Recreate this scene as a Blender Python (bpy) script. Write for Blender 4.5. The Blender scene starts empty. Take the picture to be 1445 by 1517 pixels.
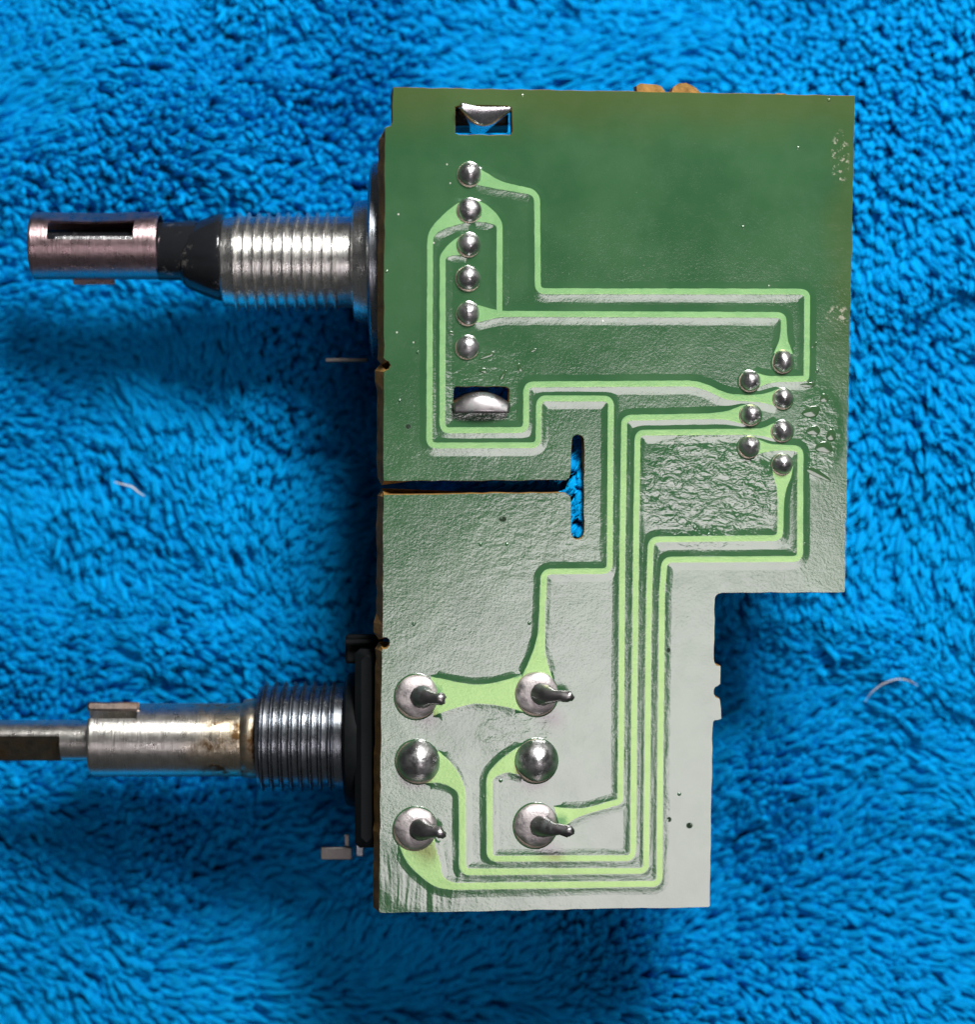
import bpy, math, random
import numpy as np
from mathutils import Vector, Quaternion, geometry

random.seed(4); rng = np.random.default_rng(4)
SC = bpy.context.scene
COL = SC.collection

# ------------------------------------------------------------------ camera, light, exposure (1 unit = 1 cm)
D = 16.0                    # camera height over the board
PPU = 200.0                 # photograph pixels per cm on the board
CX, CY = 722.5, 758.5
cam_d = bpy.data.cameras.new("camera"); cam = bpy.data.objects.new("camera", cam_d); COL.objects.link(cam)
cam.location = (0, 0, D); cam.rotation_euler = (0, 0, 0)
cam_d.sensor_fit = 'VERTICAL'; cam_d.sensor_height = 24.0
cam_d.lens = 24.0 * D / (1517 / PPU)
cam_d.clip_start = 0.1; cam_d.clip_end = 500
cam_d.dof.use_dof = True; cam_d.dof.focus_distance = D + 0.12; cam_d.dof.aperture_fstop = 0.0
SC.camera = cam

w = bpy.data.worlds.new("World"); SC.world = w; w.use_nodes = True
bgn = w.node_tree.nodes["Background"]
bgn.inputs[0].default_value = (0.93, 0.97, 1.0, 1); bgn.inputs[1].default_value = 0.045

def area(name, loc, target, sx, sy, radiance, col, roll=0.0):
    l = bpy.data.lights.new(name, 'AREA'); l.shape = 'RECTANGLE'; l.size = sx; l.size_y = sy
    l.energy = radiance * math.pi * sx * sy; l.color = col
    o = bpy.data.objects.new(name, l); COL.objects.link(o); o.location = loc
    o.rotation_euler = ((Vector(target) - Vector(loc)).to_track_quat('-Z', 'Y') @ Quaternion((0, 0, 1), math.radians(roll))).to_euler()
    return o
OVER_ROLL = -12
area("window_light", (7.8, 18.0, 18.6), (0, 0, -1), 9.5, 7.5, 52, (1.0, 0.985, 0.96))
area("overhead_light", (18.8, -18.8, 60.0), (0.5, -1.0, 0), 22.0, 24.0, 4.6, (1.0, 0.905, 0.94), roll=OVER_ROLL)

cam_d.dof.aperture_fstop = 0.132
SC.view_settings.view_transform = 'Standard'; SC.view_settings.look = 'None'
SC.view_settings.exposure = 0; SC.view_settings.gamma = 1
SC.cycles.max_bounces = 8; SC.cycles.use_denoising = True

# ------------------------------------------------------------------ measuring helpers
TA, TB = 0.09, 0.06         # the board leans: left side and top side are a little higher
NB = Vector((TA, -TB, 1)).normalized()
def W(px, py, z):
    """point at height z seen at photograph pixel (px, py)"""
    s = (D - z) / D / PPU
    return Vector(((px - CX) * s, (CY - py) * s, z))
def B(px, py, h=0.0):
    """point on the board's top plane; h above it along its normal (cm)"""
    dx, dy = (px - CX) / PPU / D, (CY - py) / PPU / D
    t = D / (1 - TA * dx + TB * dy)
    t = D / (1.0 + (-TA * dx + TB * dy))
    p = Vector((dx * t, dy * t, D - t))
    return p + NB * h
PX = 1 / PPU

# ------------------------------------------------------------------ object helpers
def world_origin(o):
    v = Vector((0, 0, 0))
    while o is not None:
        v += o.location; o = o.parent
    return v
def mesh_obj(name, verts, faces, mats, parent=None, smooth=True, mat_idx=None, origin=None, uniq=None):
    vs = [Vector(v) for v in verts]
    if origin is None:
        lo = Vector([min(v[i] for v in vs) for i in range(3)]); hi = Vector([max(v[i] for v in vs) for i in range(3)])
        origin = (lo + hi) / 2
    origin = Vector(origin)
    me = bpy.data.meshes.new(name)
    me.from_pydata([tuple(v - origin) for v in vs], [], faces)
    if not isinstance(mats, (list, tuple)): mats = [mats]
    for m in mats: me.materials.append(m)
    if mat_idx is not None: me.polygons.foreach_set("material_index", mat_idx)
    me.polygons.foreach_set("use_smooth", [smooth] * len(me.polygons))
    me.update()
    o = bpy.data.objects.new(name, me); COL.objects.link(o)
    if parent is not None:
        o.parent = parent; o.location = origin - world_origin(parent)
    else:
        o.location = origin
    return o
def fix_normals(o):
    import bmesh
    bm = bmesh.new(); bm.from_mesh(o.data); bmesh.ops.recalc_face_normals(bm, faces=bm.faces); bm.to_mesh(o.data); bm.free()
    return o
def sharp(o, deg=35):
    o.data.set_sharp_from_angle(angle=math.radians(deg)); return o

class MB:
    def __init__(s): s.v = []; s.f = []; s.m = []
    def add(s, vs, fs, mi=0):
        k = len(s.v); s.v += [Vector(v) for v in vs]; s.f += [tuple(i + k for i in f) for f in fs]; s.m += [mi] * len(fs)
    def box(s, c, sx, sy, sz, ax=None, mi=0, bev=0.0):
        """box with chamfered vertical & top edges; ax = (X,Y,Z) unit axes"""
        X, Y, Z = ax or (Vector((1, 0, 0)), Vector((0, 1, 0)), Vector((0, 0, 1)))
        c = Vector(c); hx, hy, hz = sx / 2, sy / 2, sz / 2
        b = bev or min(sx, sy, sz) * 0.12
        rings = []
        for z, ins in ((-hz, b), (-hz + b, 0), (hz - b, 0), (hz, b)):
            x, y = hx - ins, hy - ins; q = b * 0.7
            rings.append([(-x + q, -y), (x - q, -y), (x, -y + q), (x, y - q), (x - q, y), (-x + q, y), (-x, y - q), (-x, -y + q)])
            rings[-1] = [c + X * p[0] + Y * p[1] + Z * z for p in rings[-1]]
        vs = sum(rings, []); fs = []
        for r in range(3):
            for i in range(8):
                j = (i + 1) % 8; fs.append((r * 8 + i, r * 8 + j, r * 8 + 8 + j, r * 8 + 8 + i))
        fs.append(tuple(range(7, -1, -1))); fs.append(tuple(range(24, 32)))
        s.add(vs, fs, mi)
    def lathe_x(s, prof, axis, seg=64, mi=0, caps=True, wob=0.0, keep=None, helix=0.0):
        """prof: list of (px, radius_cm); axis(px)->centre point. ring angle 0 = up (+z), positive toward +y"""
        vs, fs = [], []
        for k, (px, r) in enumerate(prof):
            for i in range(seg):
                f = ((i / seg + 0.5) % 1) - 0.5
                c = axis(px + (helix * f if 3 < k < len(prof) - 4 else 0))
                a = 2 * math.pi * i / seg
                rr = r * (1 + (random.uniform(-wob, wob) if wob else 0))
                vs.append(c + Vector((0, math.sin(a) * rr, math.cos(a) * rr)))
        for k in range(len(prof) - 1):
            for i in range(seg):
                j = (i + 1) % seg
                if keep and not keep(k, i): continue
                fs.append((k * seg + i, k * seg + j, k * seg + seg + j, k * seg + seg + i))
        if caps:
            n = len(prof)
            fs.append(tuple(range(seg))); fs.append(tuple(range((n - 1) * seg, n * seg))[::-1])
        s.add(vs, fs, mi)
    def build(s, name, mats, parent=None, smooth=True, angle=35, normals=True):
        o = mesh_obj(name, s.v, s.f, mats, parent, smooth, s.m)
        if normals: fix_normals(o)
        sharp(o, angle); return o

# ------------------------------------------------------------------ value noise for geometry
def make_noise(seed, n=64):
    g = np.random.default_rng(seed).random((n, n)) * 2 - 1
    def f(x, y):
        x = np.asarray(x) % n; y = np.asarray(y) % n
        xi = np.floor(x).astype(int) % n; yi = np.floor(y).astype(int) % n
        fx = x - np.floor(x); fy = y - np.floor(y)
        fx = fx * fx * fx * (fx * (fx * 6 - 15) + 10); fy = fy * fy * fy * (fy * (fy * 6 - 15) + 10)
        x1 = (xi + 1) % n; y1 = (yi + 1) % n
        return (g[xi, yi] * (1 - fx) + g[x1, yi] * fx) * (1 - fy) + (g[xi, y1] * (1 - fx) + g[x1, y1] * fx) * fy
    return f

# ------------------------------------------------------------------ materials
class NT:
    def __init__(s, name):
        s.mat = bpy.data.materials.new(name); s.mat.use_nodes = True
        s.t = s.mat.node_tree; s.n = s.t.nodes; s.p = s.n["Principled BSDF"]
        s.geo = None
    def pos(s):
        if s.geo is None: s.geo = s.n.new("ShaderNodeNewGeometry")
        return s.geo.outputs["Position"]
    def link(s, a, b): s.t.links.new(a, b)
    def node(s, typ, **kw):
        nd = s.n.new(typ)
        for k, v in kw.items(): setattr(nd, k, v)
        return nd
    def noise(s, scale, detail=3, rough=0.55, vec=None, dist=0.0):
        nd = s.n.new("ShaderNodeTexNoise"); nd.inputs["Scale"].default_value = scale; nd.inputs["Detail"].default_value = detail
        nd.inputs["Roughness"].default_value = rough; nd.inputs["Distortion"].default_value = dist
        s.link(vec or s.pos(), nd.inputs["Vector"]); return nd.outputs["Fac"]
    def voro(s, scale, feature='F1', vec=None, rnd=1.0):
        nd = s.n.new("ShaderNodeTexVoronoi"); nd.feature = feature; nd.inputs["Scale"].default_value = scale
        nd.inputs["Randomness"].default_value = rnd
        s.link(vec or s.pos(), nd.inputs["Vector"]); return nd
    def math(s, op, a, b=None, c=None, clamp=False):
        nd = s.n.new("ShaderNodeMath"); nd.operation = op; nd.use_clamp = clamp
        for i, x in enumerate((a, b, c)):
            if x is None: continue
            if isinstance(x, (int, float)): nd.inputs[i].default_value = x
            else: s.link(x, nd.inputs[i])
        return nd.outputs[0]
    def map(s, x, a, b, c=0.0, d=1.0, smooth=True):
        nd = s.n.new("ShaderNodeMapRange"); nd.interpolation_type = 'SMOOTHSTEP' if smooth else 'LINEAR'
        s.link(x, nd.inputs[0])
        for i, v in zip((1, 2, 3, 4), (a, b, c, d)): nd.inputs[i].default_value = v
        return nd.outputs[0]
    def mix(s, f, a, b):
        nd = s.n.new("ShaderNodeMix"); nd.data_type = 'RGBA'
        if isinstance(f, (int, float)): nd.inputs[0].default_value = f
        else: s.link(f, nd.inputs[0])
        for i, x in ((6, a), (7, b)):
            if isinstance(x, tuple): nd.inputs[i].default_value = x if len(x) == 4 else (*x, 1)
            else: s.link(x, nd.inputs[i])
        return nd.outputs[2]
    def bump(s, h, strength=1.0, dist=0.01, normal=None):
        nd = s.n.new("ShaderNodeBump"); nd.inputs["Strength"].default_value = strength; nd.inputs["Distance"].default_value = dist
        s.link(h, nd.inputs["Height"])
        if normal is not None: s.link(normal, nd.inputs["Normal"])
        return nd.outputs[0]
    def xyz(s):
        nd = s.n.new("ShaderNodeSeparateXYZ"); s.link(s.pos(), nd.inputs[0]); return nd.outputs
    def spot(s, px, py, rx, ry):
        """soft elliptical patch on the board, 1 inside to 0 outside"""
        c = B(px, py); o = s.xyz()
        dx = s.math('MULTIPLY', s.math('SUBTRACT', o[0], c.x), PPU / rx)
        dy = s.math('MULTIPLY', s.math('SUBTRACT', o[1], c.y), PPU / ry)
        r = s.math('SQRT', s.math('ADD', s.math('MULTIPLY', dx, dx), s.math('MULTIPLY', dy, dy)))
        return s.map(r, 1.15, 0.7)
    def set(s, **kw):
        names = {'base': "Base Color", 'rough': "Roughness", 'metal': "Metallic", 'spec': "Specular IOR Level", 'normal': "Normal",
                 'coat': "Coat Weight", 'coatr': "Coat Roughness", 'sheen': "Sheen Weight", 'sheent': "Sheen Tint", 'sheenr': "Sheen Roughness",
                 'aniso': "Anisotropic", 'trans': "Transmission Weight"}
        for k, v in kw.items():
            i = s.p.inputs[names[k]]
            if isinstance(v, tuple): i.default_value = v if len(v) == 4 else (*v, 1)
            elif isinstance(v, (int, float)): i.default_value = v
            else: s.link(v, i)
        return s.mat

def mask_material():
    n = NT("green_solder_mask")
    fine = n.noise(45, 3, 0.65)                      # orange peel
    mid = n.noise(7, 2, 0.5)
    # lacquer is wrinkled where it was overheated
    wr = n.spot(1050, 725, 110, 92)
    wr2 = n.spot(800, 790, 130, 90); wr3 = n.spot(770, 1090, 60, 50); wr4 = n.spot(720, 590, 90, 90); wr5 = n.spot(1215, 640, 35, 70)
    sm = n.node("ShaderNodeMapping"); sm.inputs["Rotation"].default_value = (0, 0, 0.5); sm.inputs["Scale"].default_value = (1, 1.7, 1)
    n.link(n.pos(), sm.inputs[0])
    cr = n.noise(10, 3, 0.55, sm.outputs[0], 0.5)
    crm = n.math('ADD', n.math('MULTIPLY', wr, 1.0), n.math('ADD', n.math('MULTIPLY', wr2, 0.18), n.math('ADD', n.math('MULTIPLY', wr3, 0.35), n.math('ADD', n.math('MULTIPLY', wr4, 0.25), n.math('MULTIPLY', wr5, 0.45)))))
    h = n.math('MULTIPLY', fine, 0.056)
    h = n.math('ADD', h, n.math('MULTIPLY', mid, 0.08))
    h = n.math('ADD', h, n.math('MULTIPLY', n.math('MULTIPLY', cr, crm), 0.58))
    # ripples near the lower left corner
    rip = n.spot(625, 1300, 80, 60)
    sm2 = n.node("ShaderNodeMapping"); sm2.inputs["Rotation"].default_value = (0, 0, -0.25); sm2.inputs["Scale"].default_value = (9, 1.2, 1)
    n.link(n.pos(), sm2.inputs[0])
    h = n.math('ADD', h, n.math('MULTIPLY', n.math('MULTIPLY', n.noise(1.0, 2, 0.5, sm2.outputs[0], 0.4), rip), 0.45))
    # tiny pits and grains
    v = n.voro(8.5); gs = n.node("ShaderNodeSeparateColor"); n.link(v.outputs["Color"], gs.inputs[0])
    grains = n.math('MULTIPLY', n.map(v.outputs["Distance"], 0.13, 0.03), n.math('GREATER_THAN', gs.outputs[1], 0.95))
    h = n.math('ADD', h, n.math('MULTIPLY', grains, 0.35))
    v2 = n.voro(5.0); pits = n.map(n.math('ADD', v2.outputs["Distance"], n.math('MULTIPLY', n.noise(40, 2), 0.12)), 0.14, 0.11)
    nrm = n.bump(h, 1.0, 0.017)
    o = n.xyz()
    # laminate shows through along the cut edges
    top = n.map(n.math('ADD', o[1], n.math('MULTIPLY', n.noise(3.0, 2), 0.25)), 2.75, 3.2)
    right = n.map(n.math('ADD', o[0], n.math('MULTIPLY', n.noise(4.0, 3), 0.3)), 2.6, 2.85)
    ed = n.math('MAXIMUM', top, n.math('MULTIPLY', right, n.map(o[1], 0.6, 1.6, 0.0, 0.6)))
    tone = n.mix(n.map(n.noise(1.6, 3), 0.35, 0.65), (0.031, 0.106, 0.041), (0.045, 0.130, 0.053))
    base = n.mix(n.math('MULTIPLY', ed, 0.5), tone, (0.095, 0.115, 0.025))
    # pale flux residue at the right edge
    flk = n.map(n.noise(22, 4, 0.7), 0.52, 0.62)
    fl = n.math('ADD', n.math('MULTIPLY', n.spot(1245, 235, 14, 40), flk), n.math('MULTIPLY', n.spot(1243, 468, 20, 16), flk), clamp=True)
    base = n.mix(n.math('MULTIPLY', fl, 0.7), base, (0.5, 0.47, 0.38))
    # specular sparkles of the lacquer, painted in as pale specks towards the top
    sp = n.voro(8.0); spm = n.map(n.math('ADD', sp.outputs["Distance"], n.math('MULTIPLY', n.noise(60, 2), 0.05)), 0.092, 0.06)
    sel = n.node("ShaderNodeSeparateColor"); n.link(sp.outputs["Color"], sel.inputs[0])
    spm = n.math('MULTIPLY', spm, n.math('GREATER_THAN', sel.outputs[0], 0.6))
    spm = n.math('MULTIPLY', spm, n.map(n.math('ADD', n.noise(1.6, 2), n.math('MULTIPLY', o[1], 0.06)), 0.45, 0.62))
    base = n.mix(n.math('MULTIPLY', spm, 0.9), base, (0.75, 0.74, 0.68))
    # dark stray pits
    pk = n.node("ShaderNodeSeparateColor"); n.link(v2.outputs["Color"], pk.inputs[0])
    pm = n.math('MULTIPLY', pits, n.math('GREATER_THAN', pk.outputs[0], 0.992))
    base = n.mix(pm, base, (0.01, 0.012, 0.01))
    marks = None; rag = n.map(n.noise(30, 3, 0.7), 0.3, 0.45)
    for mx, my, rx, ry in ((1022, 1223, 5, 4.5), (992, 1214, 3.5, 4), (745, 769, 6, 4.5), (605, 632, 4.5, 4), (991, 963, 3, 4)):
        q = n.spot(mx, my, rx, ry); marks = q if marks is None else n.math('MAXIMUM', marks, q)
    marks = n.math('MULTIPLY', marks, rag)
    pm = n.math('MAXIMUM', pm, marks)
    base = n.mix(n.math('MULTIPLY', marks, 0.9), base, (0.02, 0.028, 0.02))
    ro = n.map(n.noise(5, 4, 0.65), 0.3, 0.7, 0.10, 0.17)
    ro = n.math('ADD', ro, n.math('MULTIPLY', pm, 0.4))
    ro = n.math('SUBTRACT', ro, n.math('MULTIPLY', n.math('MAXIMUM', wr, wr5), 0.1))
    n.p.inputs['Coat IOR'].default_value = 1.75; n.link(nrm, n.p.inputs['Coat Normal'])
    return n.set(base=base, rough=ro, spec=n.math('SUBTRACT', 0.55, n.math('MULTIPLY', pm, 0.5)), normal=nrm, coat=n.math('SUBTRACT', 1.0, pm), coatr=n.math('SUBTRACT', ro, 0.02))

def trace_material():
    n = NT("lacquered_copper")
    sp = n.map(n.noise(45, 3, 0.7), 0.62, 0.72)
    b = n.mix(n.map(n.noise(6, 3), 0.35, 0.65), (0.19, 0.42, 0.185), (0.235, 0.48, 0.215))
    b = n.mix(n.math('MULTIPLY', sp, 0.45), b, (0.10, 0.25, 0.08))
    n.p.inputs["Specular Tint"].default_value = (0.9, 1.0, 0.40, 1); n.p.inputs["IOR"].default_value = 1.69
    return n.set(base=b, rough=0.25, metal=0.0, spec=1.0, normal=n.bump(n.noise(50, 3, 0.6), 0.4, 0.003))

def solder_material(name="solder", rough=0.22, col=(0.62, 0.60, 0.60)):
    n = NT(name)
    b = n.mix(n.map(n.noise(9, 4, 0.6), 0.35, 0.7), col, tuple(c * 0.72 for c in col))
    ro = n.map(n.noise(14, 3, 0.6), 0.3, 0.7, rough * 0.75, rough * 1.35)
    return n.set(base=b, rough=ro, metal=1.0, normal=n.bump(n.noise(22, 4, 0.65), 0.6, 0.008))

def metal_material(name, col, rough, stain=None, grain=0.3, lo=0.5, hi=0.68, metal=1.0, streak=True):
    n = NT(name)
    m = n.node("ShaderNodeMapping"); m.inputs["Scale"].default_value = (55, 2, 2) if streak else (1, 1, 1)
    n.link(n.pos(), m.inputs[0])
    g = n.noise(3.0, 4, 0.6, m.outputs[0])
    b = n.mix(n.map(g, 0.3, 0.7), col, tuple(c * 0.8 for c in col))
    ro = n.map(n.noise(11, 4, 0.65), 0.3, 0.7, rough * 0.85, rough * 1.2)
    if stain:
        st = n.map(n.noise(5.5, 5, 0.7), lo, hi)
        b = n.mix(st, b, stain); ro = n.math('ADD', ro, n.math('MULTIPLY', st, 0.2))
    return n.set(base=b, rough=ro, metal=metal, normal=n.bump(g, grain, 0.006))

def rusty_shaft_material():
    n = NT("steel_with_rust")
    m = n.node("ShaderNodeMapping"); m.inputs["Scale"].default_value = (55, 2, 2); n.link(n.pos(), m.inputs[0])
    g = n.noise(3.0, 4, 0.6, m.outputs[0]); st = n.noise(6, 5, 0.7); big = n.noise(3.2, 3, 0.6)
    x = n.xyz()[0]
    far = n.map(n.math('ADD', x, n.math('MULTIPLY', n.math('SUBTRACT', big, 0.5), 0.7)), -2.55, -1.95)
    steel = n.mix(n.map(g, 0.3, 0.7), (0.80, 0.78, 0.74), (0.66, 0.64, 0.60))
    b = n.mix(n.math('MULTIPLY', far, 0.8), steel, (0.62, 0.52, 0.36))
    r = n.math('MULTIPLY', n.map(st, 0.46, 0.62), n.map(far, 0.35, 0.9))
    r = n.math('MAXIMUM', r, n.math('MULTIPLY', n.map(st, 0.64, 0.74), 0.6))
    b = n.mix(r, b, (0.13, 0.075, 0.03))
    ro = n.math('ADD', n.map(n.noise(11, 4, 0.65), 0.3, 0.7, 0.26, 0.34), n.math('MULTIPLY', r, 0.25))
    return n.set(base=b, rough=ro, metal=1.0, normal=n.bump(n.math('ADD', g, n.math('MULTIPLY', r, 0.5)), 0.8, 0.0035))
def laminate_material():
    n = NT("brown_laminate")
    b = n.mix(n.map(n.noise(10, 4, 0.7), 0.3, 0.7), (0.38, 0.21, 0.06), (0.2, 0.11, 0.03))
    return n.set(base=b, rough=0.8, spec=0.2, normal=n.bump(n.noise(30, 4, 0.7), 0.8, 0.01))

M_mask = mask_material(); M_trace = trace_material(); M_lam = laminate_material()
M_solder = solder_material("solder", 0.34, (0.66, 0.65, 0.66)); M_solder_dull = solder_material("dull_solder", 0.56, (0.76, 0.71, 0.71))
M_pintip = metal_material("darkened_tin", (0.38, 0.36, 0.37), 0.36, (0.16, 0.2, 0.19), lo=0.5, hi=0.65, streak=False)  # darkened to stand in for the dark surroundings the bent pins mirror
M_pad = metal_material("tinned_copper_rim", (0.55, 0.48, 0.38), 0.4)
M_nickel = metal_material("nickel", (0.90, 0.89, 0.86), 0.27, (0.6, 0.56, 0.5), grain=0.45, lo=0.68, hi=0.9)
M_darkplate = metal_material("dark_zinc", (0.38, 0.41, 0.45), 0.27, (0.2, 0.18, 0.16), lo=0.64, hi=0.8)
M_steel = metal_material("worn_steel", (0.78, 0.76, 0.72), 0.3, (0.26, 0.17, 0.08), lo=0.6, hi=0.78)
M_rust = metal_material("rusty_steel", (0.62, 0.55, 0.42), 0.36, (0.14, 0.075, 0.03), lo=0.42, hi=0.66)
M_bronze = metal_material("tinted_bronze", (0.60, 0.43, 0.45), 0.3, (0.36, 0.24, 0.26), grain=0.8, lo=0.55, hi=0.85)
M_shaft = rusty_shaft_material()
M_black = metal_material("blackened_metal", (0.022, 0.024, 0.028), 0.13, (0.15, 0.145, 0.14), lo=0.58, hi=0.68, metal=0.3, streak=False)
M_housing = metal_material("black_housing", (0.006, 0.008, 0.009), 0.5, metal=0.0, streak=False)
M_housing.node_tree.nodes['Principled BSDF'].inputs['Specular IOR Level'].default_value = 0.15
M_flat = metal_material("dark_brown_flat", (0.20, 0.17, 0.12), 0.5, (0.10, 0.07, 0.035), lo=0.45, hi=0.7)  # milled flat, darker and browner than the round shaft
M_keytab = metal_material("brown_steel", (0.40, 0.32, 0.28), 0.35, (0.2, 0.14, 0.1))
M_pin = metal_material("dull_tin", (0.22, 0.21, 0.20), 0.4)
M_bright = metal_material("bright_lip", (0.88, 0.88, 0.90), 0.25)
M_lint = NT("white_lint").set(base=(0.8, 0.8, 0.76), rough=0.7)

def pile_material():
    n = NT("blue_plush")
    a = n.node("ShaderNodeAttribute"); a.attribute_name = "shade"
    b = n.mix(a.outputs["Fac"], (0.0, 0.20, 0.51), (0.0, 0.34, 0.75))
    st = n.noise(40, 3, 0.7)
    b2 = n.mix(n.map(st, 0.3, 0.7), b, (0.0, 0.24, 0.60))
    b = n.mix(0.5, b, b2)
    return n.set(base=b, rough=0.9, spec=0.08, sheen=0.15, sheent=(0.0, 0.5, 1.0), sheenr=0.4, normal=n.bump(st, 0.6, 0.02))
M_pile = pile_material()
M_fuzz = NT("blue_fuzz").set(base=(0.0, 0.40, 0.84), rough=0.9, spec=0.05)
M_cloth = NT("blue_cloth").set(base=(0.0, 0.12, 0.32), rough=1.0, spec=0.0)

# ------------------------------------------------------------------ the towel
ZT = -1.62                                         # height of the pile's tips under the board
n1, n2, n3, n4, n5 = (make_noise(s) for s in (11, 12, 13, 14, 15))
def bulge(x, y):
    # the cloth swells up between the two potentiometer cases
    b = 1.15 * np.exp(-((x - 0.55) / 0.75) ** 4 - ((y - 0.55) / 0.85) ** 4)
    b = np.maximum(b, 1.55 * np.exp(-((x - 0.69) / 0.13) ** 4 - ((y - 0.2) / 0.55) ** 6))
    return np.maximum(b, 1.62 * np.exp(-((x + 0.05) / 0.27) ** 4 - ((y - 0.87) / 0.16) ** 4))
def towel_h(x, y):
    return (bulge(x, y) + 0.30 * n1(x * 0.42 + 7, y * 0.42 + 3) + 0.17 * n2(x * 0.95 + 1, y * 0.95 + 9) + 0.05 * n3(x * 2.1, y * 2.1))
def make_towel():
    X0, X1, Y0, Y1 = -4.75, 4.75, -4.9, 4.9
    gx, gy = 90, 92
    xs = np.linspace(X0, X1, gx); ys = np.linspace(Y0, Y1, gy)
    XX, YY = np.meshgrid(xs, ys, indexing='ij')
    ZZ = ZT - 0.24 + towel_h(XX, YY)
    vs = np.stack([XX, YY, ZZ], -1).reshape(-1, 3)
    fs = [(i * gy + j, (i + 1) * gy + j, (i + 1) * gy + j + 1, i * gy + j + 1) for i in range(gx - 1) for j in range(gy - 1)]
    # a hanging hem gives the cloth a thickness
    t = mesh_obj("towel", vs.tolist(), fs, M_cloth, origin=(0, 0, ZT - 0.24))
    so = t.modifiers.new("thickness", 'SOLIDIFY'); so.thickness = 0.12; so.offset = -1
    t['label'] = "bright blue plush towel with shaggy swirling pile under the circuit board"; t['category'] = "towel"
    # tufts
    sp = 0.0515
    px, py = np.meshgrid(np.arange(X0, X1, sp), np.arange(Y0, Y1, sp * 0.94), indexing='ij')
    px = px.copy(); px[:, ::2] += sp / 2
    px = px.ravel(); py = py.ravel()
    N = len(px)
    px += rng.normal(0, sp * 0.3, N); py += rng.normal(0, sp * 0.24, N)
    ang = 2.4 * n1(px * 0.33 + 20, py * 0.33 + 5) + 0.9 * n2(px * 0.8 + 31, py * 0.8) + 0.3 * n3(px * 1.9, py * 1.9 + 7) - 1.2 + rng.normal(0, 0.2, N)
    lean = 0.76 + 0.30 * n4(px * 0.8, py * 0.8) + 0.25 * n5(px * 1.8, py * 1.8) + rng.normal(0, 0.07, N)
    lean = np.clip(lean, 0.42, 1.2)
    L = 0.29 * (1 + 0.22 * n5(px * 1.4 + 3, py * 1.4) + rng.normal(0, 0.12, N)); L = np.clip(L, 0.16, 0.5)
    R = 0.0245 * (1 + rng.normal(0, 0.16, N)); R = np.clip(R, 0.017, 0.04)
    # parted lines where the pile opens
    part = np.abs(n2(px * 0.75 + 40, py * 0.75 + 11)); gap = np.exp(-(part / 0.10) ** 2)
    L *= 1 - 0.5 * gap
    dx, dy = np.cos(ang), np.sin(ang)
    bz = ZT - 0.25 + towel_h(px, py)
    K, S = 6, 6
    tt = np.array([0.0, 0.3, 0.55, 0.78, 0.93, 1.0]); rr = np.array([0.6, 0.8, 1.0, 1.08, 0.82, 0.2])
    curl = rng.normal(0, 0.14, N)
    verts = np.zeros((N, K, S, 3))
    a = np.arange(S) / S * 2 * np.pi
    for k in range(K):
        t_ = tt[k]
        hx = L * np.sin(lean) * t_ ** 1.35; hz = L * np.cos(lean) * t_ * (1 - 0.12 * t_)
        sx = -dy * curl * L * t_ ** 2; sy = dx * curl * L * t_ ** 2
        cx = px + dx * hx + sx; cy = py + dy * hx + sy; cz = bz + hz
        # ring frame
        tx, ty, tz = dx * np.sin(lean), dy * np.sin(lean), np.cos(lean)
        ux, uy, uz = -dy, dx, np.zeros(N)
        vx, vy, vz = uy * tz - uz * ty, uz * tx - ux * tz, ux * ty - uy * tx
        for s in range(S):
            lump = 1 + rng.normal(0, 0.13, N)
            r = R * rr[k] * lump
            verts[:, k, s, 0] = cx + r * (np.cos(a[s]) * ux * 1.15 + np.sin(a[s]) * vx * 0.9)
            verts[:, k, s, 1] = cy + r * (np.cos(a[s]) * uy * 1.15 + np.sin(a[s]) * vy * 0.9)
            verts[:, k, s, 2] = cz + r * (np.cos(a[s]) * uz * 1.15 + np.sin(a[s]) * vz * 0.9)
    V = verts.reshape(-1, 3)
    under = (V[:, 0] > -0.72) & (V[:, 0] < 2.6) & (V[:, 1] < 3.1) & (V[:, 1] > -2.9)
    V[under, 2] = np.minimum(V[under, 2], -TA * V[under, 0] + TB * V[under, 1] - 0.05)   # the board presses on the pile
    base = (np.arange(N) * K * S)[:, None]
    q = []
    for k in range(K - 1):
        for s in range(S):
            s2 = (s + 1) % S
            q.append([k * S + s, k * S + s2, (k + 1) * S + s2, (k + 1) * S + s])
    q = np.array(q)
    F = (base[:, :, None] + q[None]).reshape(-1, 4)
    me = bpy.data.meshes.new("pile")
    me.vertices.add(len(V)); me.vertices.foreach_set("co", (V - np.array([0, 0, ZT - 0.24])).ravel())
    nf = len(F); me.loops.add(nf * 4); me.polygons.add(nf)
    me.loops.foreach_set("vertex_index", F.ravel().astype(np.int32))
    me.polygons.foreach_set("loop_start", np.arange(0, nf * 4, 4, dtype=np.int32))
    me.polygons.foreach_set("use_smooth", np.ones(nf, bool))
    at = me.attributes.new("shade", 'FLOAT', 'POINT')
    sh = np.clip(0.6 + rng.normal(0, 0.22, N) + 0.2 * n4(px * 0.5 + 9, py * 0.5), 0, 1)
    at.data.foreach_set("value", np.repeat(sh, K * S).astype(np.float32))
    me.materials.append(M_pile); me.update(); me.validate()
    o = bpy.data.objects.new("pile", me); COL.objects.link(o); o.parent = t; o['kind'] = 'stuff'
    # loose fibres standing off the tufts
    nf_, npt = 4, 4
    pick = np.repeat(np.arange(N), nf_); M = len(pick)
    a_ = rng.uniform(0, 2 * np.pi, M); a2 = a_ + rng.normal(0, 0.5, M)
    centre = verts.mean(axis=2)                                        # N,K,3
    uu = np.stack([-dy, dx, np.zeros(N)], 1)[pick]
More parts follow.
